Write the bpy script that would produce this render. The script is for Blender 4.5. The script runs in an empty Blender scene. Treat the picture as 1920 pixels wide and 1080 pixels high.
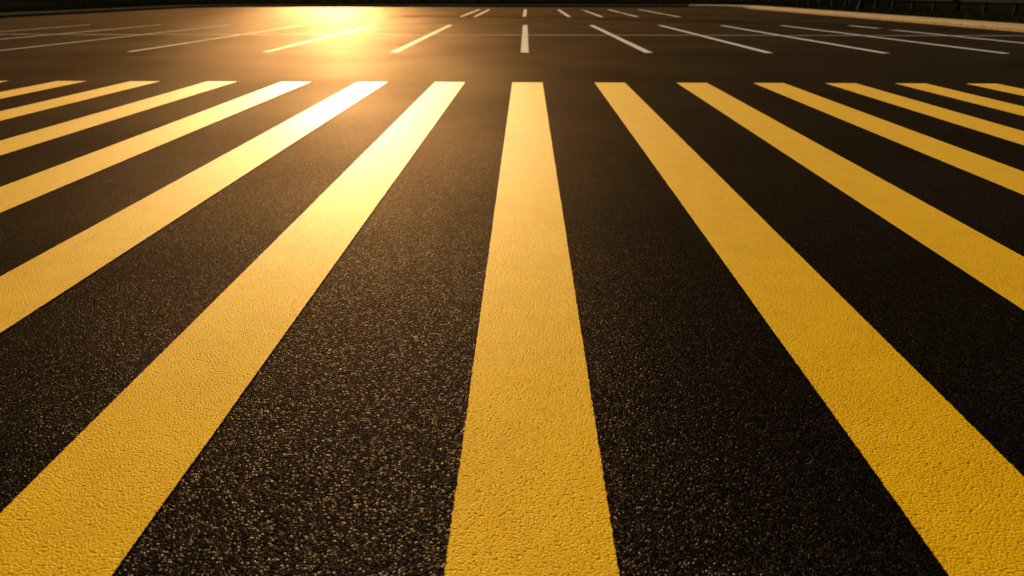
import bpy, bmesh, math, random
from mathutils import Vector, noise
random.seed(7)
scene = bpy.context.scene
COL = scene.collection

# ------------------------------------------------------------------ helpers
def new_mat(name):
    m = bpy.data.materials.new(name); m.use_nodes = True
    nt = m.node_tree
    for n in list(nt.nodes): nt.nodes.remove(n)
    out = nt.nodes.new("ShaderNodeOutputMaterial")
    b = nt.nodes.new("ShaderNodeBsdfPrincipled")
    nt.links.new(b.outputs[0], out.inputs[0])
    return m, nt, b
def rough_surface(name):
    """matte body plus a weak rough gloss (gritty surfaces shadow themselves at grazing angles)"""
    m = bpy.data.materials.new(name); m.use_nodes = True
    nt = m.node_tree
    for n in list(nt.nodes): nt.nodes.remove(n)
    out = nt.nodes.new("ShaderNodeOutputMaterial")
    add = nt.nodes.new("ShaderNodeAddShader")
    d = nt.nodes.new("ShaderNodeBsdfDiffuse"); g = nt.nodes.new("ShaderNodeBsdfAnisotropic")
    nt.links.new(d.outputs[0], add.inputs[0]); nt.links.new(g.outputs[0], add.inputs[1])
    nt.links.new(add.outputs[0], out.inputs[0])
    return m, nt, d, g
def N(nt, t, **kw):
    n = nt.nodes.new(t)
    for k, v in kw.items(): setattr(n, k, v)
    return n
def L(nt, a, b): nt.links.new(a, b)
def math_node(nt, op, a, b=None, c=None):
    n = nt.nodes.new("ShaderNodeMath"); n.operation = op
    for i, v in enumerate((a, b, c)):
        if v is None: continue
        if isinstance(v, (int, float)): n.inputs[i].default_value = v
        else: nt.links.new(v, n.inputs[i])
    return n.outputs[0]
def ramp(nt, fac, stops):
    r = nt.nodes.new("ShaderNodeValToRGB")
    e = r.color_ramp.elements
    while len(e) < len(stops): e.new(0.5)
    for i, (p, c) in enumerate(stops):
        e[i].position = p; e[i].color = (c[0], c[1], c[2], 1)
    nt.links.new(fac, r.inputs[0]); return r.outputs[0]
def scale_col(nt, c, f):
    vm = N(nt, "ShaderNodeVectorMath", operation='SCALE'); L(nt, c, vm.inputs[0]); L(nt, f, vm.inputs["Scale"]); return vm.outputs[0]
def add_fresnel(nt, col, f90):
    """Schlick rise of the gloss towards grazing: col + f90 * (1-cos)^5"""
    lw = N(nt, "ShaderNodeLayerWeight"); lw.inputs["Blend"].default_value = 0.5
    p = math_node(nt, 'POWER', lw.outputs["Facing"], 5.0)
    k = N(nt, "ShaderNodeVectorMath", operation='SCALE'); k.inputs[0].default_value = f90; L(nt, p, k.inputs["Scale"])
    a = N(nt, "ShaderNodeVectorMath", operation='ADD'); L(nt, k.outputs[0], a.inputs[0])
    if isinstance(col, tuple): a.inputs[1].default_value = col
    else: L(nt, col, a.inputs[1])
    return a.outputs[0]
def mesh_obj(name, verts, faces, mat=None, smooth=False):
    me = bpy.data.meshes.new(name); me.from_pydata(verts, [], faces); me.update()
    if smooth:
        for p in me.polygons: p.use_smooth = True
    o = bpy.data.objects.new(name, me); COL.objects.link(o)
    if mat: me.materials.append(mat)
    return o
def tag(o, label, category, group=None, kind=None):
    o["label"] = label; o["category"] = category
    if group: o["group"] = group
    if kind: o["kind"] = kind
def box_geo(V, F, x0, x1, y0, y1, z0, z1):
    b = len(V)
    V += [(x0,y0,z0),(x1,y0,z0),(x1,y1,z0),(x0,y1,z0),(x0,y0,z1),(x1,y0,z1),(x1,y1,z1),(x0,y1,z1)]
    F += [(b,b+3,b+2,b+1),(b+4,b+5,b+6,b+7),(b,b+1,b+5,b+4),(b+1,b+2,b+6,b+5),(b+2,b+3,b+7,b+6),(b+3,b,b+4,b+7)]

# ------------------------------------------------------------------ materials
def asphalt():
    m, nt, d, g = rough_surface("asphalt_material")
    tc = N(nt, "ShaderNodeTexCoord"); co = tc.outputs["Object"]
    v1 = N(nt, "ShaderNodeTexVoronoi", feature='F1', voronoi_dimensions='2D'); v1.inputs["Scale"].default_value = 185
    n1 = N(nt, "ShaderNodeTexNoise", noise_dimensions='2D'); n1.inputs["Scale"].default_value = 210; n1.inputs["Detail"].default_value = 2
    L(nt, co, v1.inputs["Vector"]); L(nt, co, n1.inputs["Vector"])
    cell = N(nt, "ShaderNodeSeparateColor"); L(nt, v1.outputs["Color"], cell.inputs[0])
    h = math_node(nt, 'MULTIPLY', v1.outputs["Distance"], -1.0)
    h = math_node(nt, 'MULTIPLY_ADD', n1.outputs["Fac"], 1.1, h)
    h = math_node(nt, 'MULTIPLY_ADD', cell.outputs[2], 0.4, h)
    big = N(nt, "ShaderNodeTexNoise", noise_dimensions='2D'); big.inputs["Scale"].default_value = 0.5; big.inputs["Detail"].default_value = 4
    L(nt, co, big.inputs["Vector"])
    c = ramp(nt, cell.outputs[0], [(0.0,(0.0012,0.0012,0.0014)),(0.6,(0.0026,0.0026,0.0028)),(0.92,(0.006,0.0058,0.0056)),(1.0,(0.024,0.021,0.018))])
    mul = math_node(nt, 'MULTIPLY_ADD', big.outputs["Fac"], 0.8, 0.6)
    L(nt, scale_col(nt, c, mul), d.inputs["Color"])
    L(nt, math_node(nt, 'MULTIPLY_ADD', cell.outputs[1], 0.12, 0.29), g.inputs["Roughness"])
    sp = ramp(nt, cell.outputs[1], [(0.0,(0.036,0.025,0.016)),(0.22,(0.006,0.0046,0.0034)),(1.0,(0.0006,0.0006,0.0006))])
    L(nt, scale_col(nt, add_fresnel(nt, sp, (0.074,0.047,0.024)), mul), g.inputs["Color"])
    bp = N(nt, "ShaderNodeBump"); bp.inputs["Strength"].default_value = 0.85; bp.inputs["Distance"].default_value = 0.0020
    L(nt, h, bp.inputs["Height"]); L(nt, bp.outputs[0], g.inputs["Normal"]); L(nt, bp.outputs[0], d.inputs["Normal"])
    return m
def paint(name, base, dark, gloss, f90, rough, scale=165):
    m, nt, d, g = rough_surface(name)
    tc = N(nt, "ShaderNodeTexCoord"); co = tc.outputs["Object"]
    v1 = N(nt, "ShaderNodeTexVoronoi", feature='F1', voronoi_dimensions='2D'); v1.inputs["Scale"].default_value = scale
    n1 = N(nt, "ShaderNodeTexNoise", noise_dimensions='2D'); n1.inputs["Scale"].default_value = scale*2.1
    n1.inputs["Detail"].default_value = 2; n1.inputs["Roughness"].default_value = 0.65
    L(nt, co, v1.inputs["Vector"]); L(nt, co, n1.inputs["Vector"])
    cell = N(nt, "ShaderNodeSeparateColor"); L(nt, v1.outputs["Color"], cell.inputs[0])
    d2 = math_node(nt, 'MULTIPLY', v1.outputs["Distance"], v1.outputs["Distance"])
    # raised grains of unequal height, sunk into the paint film
    amp = math_node(nt, 'MULTIPLY_ADD', cell.outputs[1], -1.0, -0.5)
    h = math_node(nt, 'MULTIPLY', d2, amp)
    h = math_node(nt, 'MULTIPLY_ADD', n1.outputs["Fac"], 0.95, h)
    big = N(nt, "ShaderNodeTexNoise", noise_dimensions='2D'); big.inputs["Scale"].default_value = 5.0; big.inputs["Detail"].default_value = 6
    L(nt, co, big.inputs["Vector"])
    c = ramp(nt, big.outputs["Fac"], [(0.25, dark), (0.65, base)])
    cav = math_node(nt, 'MULTIPLY_ADD', d2, -0.42, 0.84)  # self-shadow of the pits between grains, painted into the colour
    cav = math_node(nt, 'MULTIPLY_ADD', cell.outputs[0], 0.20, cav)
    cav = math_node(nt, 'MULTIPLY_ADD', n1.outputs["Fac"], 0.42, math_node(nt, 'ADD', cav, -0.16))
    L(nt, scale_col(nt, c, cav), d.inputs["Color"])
    g.inputs["Roughness"].default_value = rough
    L(nt, add_fresnel(nt, gloss, f90), g.inputs["Color"])
    bp = N(nt, "ShaderNodeBump"); bp.inputs["Strength"].default_value = 0.8; bp.inputs["Distance"].default_value = 0.0022
    L(nt, h, bp.inputs["Height"]); L(nt, bp.outputs[0], g.inputs["Normal"]); L(nt, bp.outputs[0], d.inputs["Normal"])
    return m
def simple(name, c0, c1, scale, rough, bump=0.3, metallic=0.0, spec=0.1):
    m, nt, b = new_mat(name)
    tc = N(nt, "ShaderNodeTexCoord")
    n = N(nt, "ShaderNodeTexNoise"); n.inputs["Scale"].default_value = scale; n.inputs["Detail"].default_value = 4
    L(nt, tc.outputs["Object"], n.inputs["Vector"])
    L(nt, ramp(nt, n.outputs["Fac"], [(0.3, c0), (0.7, c1)]), b.inputs["Base Color"])
    b.inputs["Roughness"].default_value = rough; b.inputs["Metallic"].default_value = metallic
    b.inputs["Specular IOR Level"].default_value = spec
    if bump > 0:
        bp = N(nt, "ShaderNodeBump"); bp.inputs["Strength"].default_value = bump; bp.inputs["Distance"].default_value = 0.01
        L(nt, n.outputs["Fac"], bp.inputs["Height"]); L(nt, bp.outputs[0], b.inputs["Normal"])
    return m
M_ASPH = asphalt()
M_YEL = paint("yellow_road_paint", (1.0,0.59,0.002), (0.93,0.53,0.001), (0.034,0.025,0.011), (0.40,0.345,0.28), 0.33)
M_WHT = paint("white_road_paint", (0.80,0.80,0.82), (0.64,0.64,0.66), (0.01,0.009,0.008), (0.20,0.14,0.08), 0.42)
M_KERB = simple("kerb_concrete", (0.42,0.28,0.15), (0.62,0.43,0.24), 6, 0.9, spec=0.02)
M_KERB_SHADE = simple("shaded_kerb_concrete", (0.05,0.036,0.022), (0.11,0.08,0.05), 3, 0.9, spec=0.0)  # same kerb concrete, with the backlit shade put into its colour
M_SOIL = simple("verge_soil", (0.007,0.007,0.004), (0.016,0.015,0.008), 3, 1.0, 0, spec=0.0)
M_GRASS = simple("grass_blades", (0.022,0.026,0.009), (0.055,0.056,0.017), 2, 0.9, 0.0, spec=0.0)
M_LEAF = simple("hedge_leaves", (0.010,0.015,0.005), (0.03,0.034,0.011), 2, 0.9, 0.0, spec=0.0)
M_STEEL = simple("weathered_steel", (0.008,0.008,0.008), (0.016,0.016,0.015), 8, 0.8, 0.05, 0.0, spec=0.02)
M_DARK = simple("dark_painted_steel", (0.010,0.010,0.010), (0.02,0.02,0.02), 8, 0.7, 0.05, spec=0.03)
M_TYRE = simple("tyre_rubber_mark", (0.003,0.003,0.003), (0.006,0.005,0.0045), 30, 0.8, 0.4, spec=0.0)
M_GLASS = simple("lamp_lens", (0.5,0.5,0.48), (0.6,0.6,0.58), 5, 0.2, 0.0)

# ------------------------------------------------------------------ ground
g = mesh_obj("ground", [(-700,-300,-0.02),(700,-300,-0.02),(700,1200,-0.02),(-700,1200,-0.02)], [(0,1,2,3)], M_SOIL)
tag(g, "dark open ground around the parking lot", "ground", kind="structure")

XL, XR, YF, YN = -22.0, 13.7, 50.0, -14.0
def lot_path(off):
    pts = [(XL-off, YN)]
    r = 4.0
    for i in range(13):
        a = math.pi - i/12*math.pi/2
        pts.append((XL+r+(r+off)*math.cos(a), YF-r+(r+off)*math.sin(a)))
    for i in range(13):
        a = math.pi/2 - i/12*math.pi/2
        pts.append((XR-r+(r+off)*math.cos(a), YF-r+(r+off)*math.sin(a)))
    pts.append((XR+off, YN))
    return pts
inner = lot_path(0.05)
lot = mesh_obj("parking_lot", [(x,y,0) for x,y in inner], [tuple(reversed(range(len(inner))))], M_ASPH)
if lot.data.polygons[0].normal.z < 0: lot.data.flip_normals()
tag(lot, "coarse black asphalt parking lot surface", "parking lot", kind="structure")

# kerb swept round the lot
KW = 0.9
prof = [(0.0,-0.015),(0.0,0.08),(0.02,0.105),(0.07,0.125),(KW*0.5,0.145),(KW-0.02,0.155),(KW,0.14),(KW,-0.015)]
V, F = [], []
def densify(off):
    p = lot_path(off); out = []
    for i in range(len(p)-1):
        a, b = Vector(p[i]), Vector(p[i+1]); n = 64 if (b-a).length > 40 else (36 if (b-a).length > 10 else 1)
        for k in range(n): out.append(tuple(a.lerp(b, k/n)))
    out.append(p[-1]); return out
rings = [densify(o) for o,_ in prof]
n = len(rings[0]); P = len(prof)
for i in range(n):
    for j,(o,z) in enumerate(prof):
        jit = 0.006*noise.noise(Vector((rings[j][i][0]*2, rings[j][i][1]*2, j)))
        V.append((rings[j][i][0], rings[j][i][1], z + (jit if z > 0 else 0)))
for i in range(n-1):
    for j in range(P-1):
        a = i*P+j; F.append((a, a+P, a+P+1, a+1))
kerb = mesh_obj("kerb", V, F, M_KERB)
kerb.data.materials.append(M_KERB_SHADE)
bm = bmesh.new(); bm.from_mesh(kerb.data); bmesh.ops.recalc_face_normals(bm, faces=bm.faces); bm.to_mesh(kerb.data); bm.free()
for p in kerb.data.polygons:
    if p.center.x < XR - 3.0: p.material_index = 1      # far and left kerb: shade painted in as darker concrete
tag(kerb, "pale concrete kerb edging the parking lot", "kerb", kind="structure")

# verge soil (raised behind the kerb)
oi, oo = densify(KW-0.01), densify(40.0)
V = [(x,y,0.11) for x,y in oi] + [(x,y,0.13) for x,y in oo]
F = [(i, i+1, n+i+1, n+i) for i in range(n-1)]
verge = mesh_obj("grass_verge", V, F, M_SOIL)
bm = bmesh.new(); bm.from_mesh(verge.data); bmesh.ops.recalc_face_normals(bm, faces=bm.faces); bm.to_mesh(verge.data); bm.free()
if verge.data.polygons[0].normal.z < 0: verge.data.flip_normals()
tag(verge, "dark verge of short grass behind the kerb", "verge", kind="structure")

# grass blades
V, F = [], []
def blade(x, y, h):
    a = random.uniform(0, math.pi); w = random.uniform(0.006, 0.014)
    dx, dy = math.cos(a)*w, math.sin(a)*w
    lx, ly = random.gauss(0, h*0.35), random.gauss(0, h*0.35)
    b = len(V)
    V.extend([(x-dx,y-dy,0.10),(x+dx,y+dy,0.10),(x+dx*0.6+lx*0.4,y+dy*0.6+ly*0.4,0.11+h*0.6),(x-dx*0.6+lx*0.4,y-dy*0.6+ly*0.4,0.11+h*0.6),(x+lx,y+ly,0.11+h)])
    F.append((b,b+1,b+2,b+3)); F.append((b+3,b+2,b+4))
cnt = 0
while cnt < 52000:
    t = random.random()
    if t < 0.55: x, y = random.uniform(-30, 26), YF+KW+0.05 + random.random()**1.3*7.5
    elif t < 0.8: x, y = XR+KW+0.07 + random.random()**1.2*8, random.uniform(18, 58)
    else: x, y = XL-KW-0.07 - random.random()**1.2*7, random.uniform(27, 58)
    if (x > XL-KW and x < XR+KW and y < YF+KW): continue
    k = noise.noise(Vector((x*0.5, y*0.5, 0)))
    if k < -0.25 and random.random() < 0.7: continue
    blade(x, y, random.uniform(0.05, 0.13)*(1+0.9*max(0,k))); cnt += 1
gr = mesh_obj("grass", V, F, M_GRASS)
tag(gr, "short rough grass growing on the verge", "grass", kind="stuff")

# ------------------------------------------------------------------ yellow stripes
stripes = [(-6.87,-6.87),(-5.86,-5.86),(-4.906,-4.90),(-3.912,-3.91),(-2.956,-2.945),(-1.979,-1.971),(-0.992,-0.999),
           (-0.01,0.016),(1.029,1.026),(2.061,1.985),(3.021,3.015),(3.917,3.93),(4.783,4.80),(5.657,5.68),(6.55,6.58)]
YA, YB = -1.6, 8.97
def stripe(xf, xn, seed):
    V, F = [], []
    ys = []; y = YA
    while y < YB:
        ys.append(y); y += 0.004 if 0.6 < y < 3.5 else 0.02
    ys.append(YB)
    for y in ys:
        t = (y-1.0)/(YB-1.0)
        cx = xn + (xf-xn)*t
        w = 0.5*(0.349 + 0.034*max(t, -0.1))
        jl = 0.0015*noise.noise(Vector((seed*9.1, y*70, 0))) + 0.0030*noise.noise(Vector((seed*3.3, y*210, 5))) + 0.0012*noise.noise(Vector((seed, y*3, 2)))
        jr = 0.0015*noise.noise(Vector((seed*5.7, y*70, 8))) + 0.0030*noise.noise(Vector((seed*2.3, y*210, 3))) + 0.0012*noise.noise(Vector((seed, y*3, 7)))
        V += [(cx-w+jl, y, 0.004), (cx+w+jr, y, 0.004)]
    for i in range(len(ys)-1):
        F.append((2*i, 2*i+1, 2*i+3, 2*i+2))
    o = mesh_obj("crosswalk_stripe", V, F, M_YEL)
    tag(o, "yellow painted crosswalk stripe on black asphalt", "crosswalk stripe", group="yellow crosswalk stripes")
for i,(xf,xn) in enumerate(stripes): stripe(xf, xn, i+1)

# ------------------------------------------------------------------ white bay lines
def strip(name, pts, w, z, mat, label, cat, group, step=0.12, jit=0.006):
    """flat ribbon following a list of ground points"""
    V, F = [], []; dense = []
    for i in range(len(pts)-1):
        a, b = Vector(pts[i]), Vector(pts[i+1]); m = max(1, int((b-a).length/step))
        for k in range(m): dense.append(a.lerp(b, k/m))
    dense.append(Vector(pts[-1]))
    s = random.random()*100
    for i, p in enumerate(dense):
        d = (dense[min(i+1,len(dense)-1)]-dense[max(i-1,0)]).normalized(); nrm = Vector((-d.y, d.x))
        j1 = jit*noise.noise(Vector((s, i*0.7, 0))); j2 = jit*noise.noise(Vector((s, i*0.7, 9)))
        a = p + nrm*(w/2+j1); b = p - nrm*(w/2+j2)
        V += [(a.x,a.y,z),(b.x,b.y,z)]
    for i in range(len(dense)-1): F.append((2*i, 2*i+1, 2*i+3, 2*i+2))
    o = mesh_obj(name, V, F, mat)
    if o.data.polygons[0].normal.z < 0: o.data.flip_normals()
    tag(o, label, cat, group=group); return o
LW = "white painted parking bay line on dark asphalt"
for x0, x1 in [(-15.0,-14.7),(-12.6,-12.3),(-10.2,-9.95),(-7.55,-7.45),(-4.95,-5.08),(-2.52,-2.60),(-0.07,-0.12),
               (2.24,2.07),(4.47,4.33),(6.6,6.33),(8.8,8.3),(11.0,10.5)]:
    wd = 0.15 if x0 > -6 else (0.11 if x0 > -9 else 0.085)
    strip("parking_line", [(x0,13.45),(x1,24.2)], wd, 0.004, M_WHT, LW, "parking line", "white parking bay lines")
for x in [-2.95,-2.35,-0.2,1.75,3.15,4.7,6.5]:
    strip("parking_line", [(x,31.8),(x,43.8)], 0.16, 0.004, M_WHT, LW, "parking line", "white parking bay lines")
strip("parking_line", [(-21.5,18.75),(13.5,18.75)], 0.09, 0.008, M_WHT, "long thin white line crossing the parking bays", "parking line", "white parking bay lines", step=0.4)

# tyre marks
def arc(cx, cy, r, a0, a1, k=40):
    return [(cx+r*math.cos(math.radians(a0+(a1-a0)*i/k)), cy+r*math.sin(math.radians(a0+(a1-a0)*i/k))) for i in range(k+1)]
for pts in (arc(-8,10,22,30,85), arc(-8,10,23.6,30,85), arc(16,44,13,185,262)):
    strip("tyre_mark", pts, 0.2, 0.012, M_TYRE, "dark curved tyre mark on the asphalt", "tyre mark", "tyre marks on the asphalt", jit=0.05)

# ------------------------------------------------------------------ wire fence along the far verge
FX0, FX1, FY = -36.0, 34.0, 56.0
fence = bpy.data.objects.new("fence", None); COL.objects.link(fence); fence.location = (0, FY, 0.12)
tag(fence, "low dark metal fence standing in the grass verge", "fence")
V, F = [], []; box_geo(V, F, -0.035, 0.035, -0.035, 0.035, -0.05, 1.15); box_geo(V, F, -0.045, 0.045, -0.045, 0.045, 1.15, 1.18)
pm = bpy.data.meshes.new("post"); pm.from_pydata(V, [], F); pm.materials.append(M_DARK)
x = FX0
while x <= FX1:
    p = bpy.data.objects.new("post", pm); COL.objects.link(p); p.parent = fence; p.location = (x, 0, 0); x += 2.0
for z in (0.12, 0.45, 0.8, 1.08):
    V, F = [], []; box_geo(V, F, FX0, FX1, -0.065, -0.037, z-0.02, z+0.02)
    r = mesh_obj("rail", V, F, M_DARK); r.parent = fence

# ------------------------------------------------------------------ steel guard rail beside the lot
gx = 19.5
gr_e = bpy.data.objects.new("guard_rail", None); COL.objects.link(gr_e); gr_e.location = (gx, 0, 0.12)
tag(gr_e, "dark steel guard rail on short posts in the grass", "guard rail")
V, F = [], []
pr = [(0,0.44),(-0.05,0.47),(-0.05,0.53),(0,0.57),(0,0.62),(-0.05,0.66),(-0.05,0.72),(0,0.75)]
ys = [16+i*1.0 for i in range(45)]
for y in ys:
    for px, pz in pr: V.append((px-0.08, y, pz))
k = len(pr)
for i in range(len(ys)-1):
    for j in range(k-1): a = i*k+j; F.append((a, a+k, a+k+1, a+1))
b = mesh_obj("beam", V, F, M_STEEL); b.parent = gr_e
sm = b.modifiers.new("thick", 'SOLIDIFY'); sm.thickness = 0.006
V, F = [], []; box_geo(V, F, -0.06, 0.06, -0.05, 0.05, -0.05, 0.72)
pm = bpy.data.meshes.new("post"); pm.from_pydata(V, [], F); pm.materials.append(M_STEEL)
for i in range(23):
    p = bpy.data.objects.new("post", pm); COL.objects.link(p); p.parent = gr_e; p.location = (0, 16+i*2.0, 0)

# ------------------------------------------------------------------ lamp post
lamp = bpy.data.objects.new("street_lamp", None); COL.objects.link(lamp); lamp.location = (17.8, 40.0, 0.12)
tag(lamp, "dark slim metal street lamp standing on the verge", "street lamp")
bm = bmesh.new()
bmesh.ops.create_cone(bm, segments=20, radius1=0.1, radius2=0.05, depth=6.0, cap_ends=True)
bmesh.ops.translate(bm, verts=bm.verts, vec=(0,0,3.0))
me = bpy.data.meshes.new("pole"); bm.to_mesh(me); bm.free(); me.materials.append(M_DARK)
o = bpy.data.objects.new("pole", me); COL.objects.link(o); o.parent = lamp
bm = bmesh.new()
bmesh.ops.create_cone(bm, segments=20, radius1=0.2, radius2=0.14, depth=0.35, cap_ends=True)
bmesh.ops.translate(bm, verts=bm.verts, vec=(0,0,0.15))
me = bpy.data.meshes.new("base"); bm.to_mesh(me); bm.free(); me.materials.append(M_DARK)
o = bpy.data.objects.new("base", me); COL.objects.link(o); o.parent = lamp
V, F = [], []; box_geo(V, F, -1.0, 0.1, -0.04, 0.04, 5.95, 6.03); box_geo(V, F, -1.4, -0.8, -0.14, 0.14, 5.97, 6.09)
o = mesh_obj("lamp_head", V, F, M_DARK); o.parent = lamp
V, F = [], []; box_geo(V, F, -1.35, -0.85, -0.11, 0.11, 5.94, 5.967)
o = mesh_obj("lens", V, F, M_GLASS); o.parent = lamp

# ------------------------------------------------------------------ hedge behind the fence
V, F = [], []
for i in range(26000):
    x = random.uniform(-45, 45); yy = random.gauss(0, 0.55)
    top = 1.3 + 0.5*noise.noise(Vector((x*0.35, 1, 0))) + 0.2*noise.noise(Vector((x*1.4, 4, 0)))
    z = 0.1 + random.random()**0.8*max(0.5, top)
    s = random.uniform(0.04, 0.10)
    u = Vector((random.gauss(0,1),random.gauss(0,1),random.gauss(0,1))).normalized()*s
    w = u.cross(Vector((random.gauss(0,1),random.gauss(0,1),random.gauss(0,1)))).normalized()*s*0.5
    c = Vector((x, 60+yy, z)); b = len(V)
    V += [tuple(c-u), tuple(c+w), tuple(c+u), tuple(c-w)]; F.append((b,b+1,b+2,b+3))
hd = mesh_obj("hedge", V, F, M_LEAF)
tag(hd, "long dark leafy hedge behind the fence", "hedge", kind="stuff")

# ------------------------------------------------------------------ light
ELEV, AZ = 15.5, 14.7     # AZ: degrees left of +Y
e, a = math.radians(ELEV), math.radians(AZ)
sd = Vector((-math.sin(a)*math.cos(e), math.cos(a)*math.cos(e), math.sin(e)))
ld = bpy.data.lights.new("sun", 'SUN'); ld.energy = 5.0; ld.angle = math.radians(0.5); ld.color = (1.0, 0.73, 0.42)
lo = bpy.data.objects.new("sun", ld); COL.objects.link(lo); lo.rotation_euler = sd.to_track_quat('Z', 'Y').to_euler()
w = bpy.data.worlds.new("World"); scene.world = w; w.use_nodes = True
nt = w.node_tree; bg = nt.nodes["Background"]
sky = nt.nodes.new("ShaderNodeTexSky"); sky.sky_type = 'NISHITA'; sky.sun_disc = False
sky.sun_elevation = e; sky.sun_rotation = -a; sky.air_density = 2.0; sky.dust_density = 5.0
nt.links.new(sky.outputs[0], bg.inputs[0]); bg.inputs[1].default_value = 0.05

# ------------------------------------------------------------------ camera
cd = bpy.data.cameras.new("camera"); cam = bpy.data.objects.new("camera", cd); COL.objects.link(cam)
cd.lens = 24.0; cd.sensor_width = 36.0; cd.clip_start = 0.02; cd.clip_end = 3000
cam.location = (0, 0, 1.078)
cam.rotation_euler = (math.radians(90-23.6), 0, math.radians(1.31))
cd.dof.use_dof = True; cd.dof.focus_distance = 2.5; cd.dof.aperture_fstop = 3.2
scene.camera = cam
scene.view_settings.view_transform = 'Standard'; scene.view_settings.look = 'None'; scene.view_settings.exposure = 0
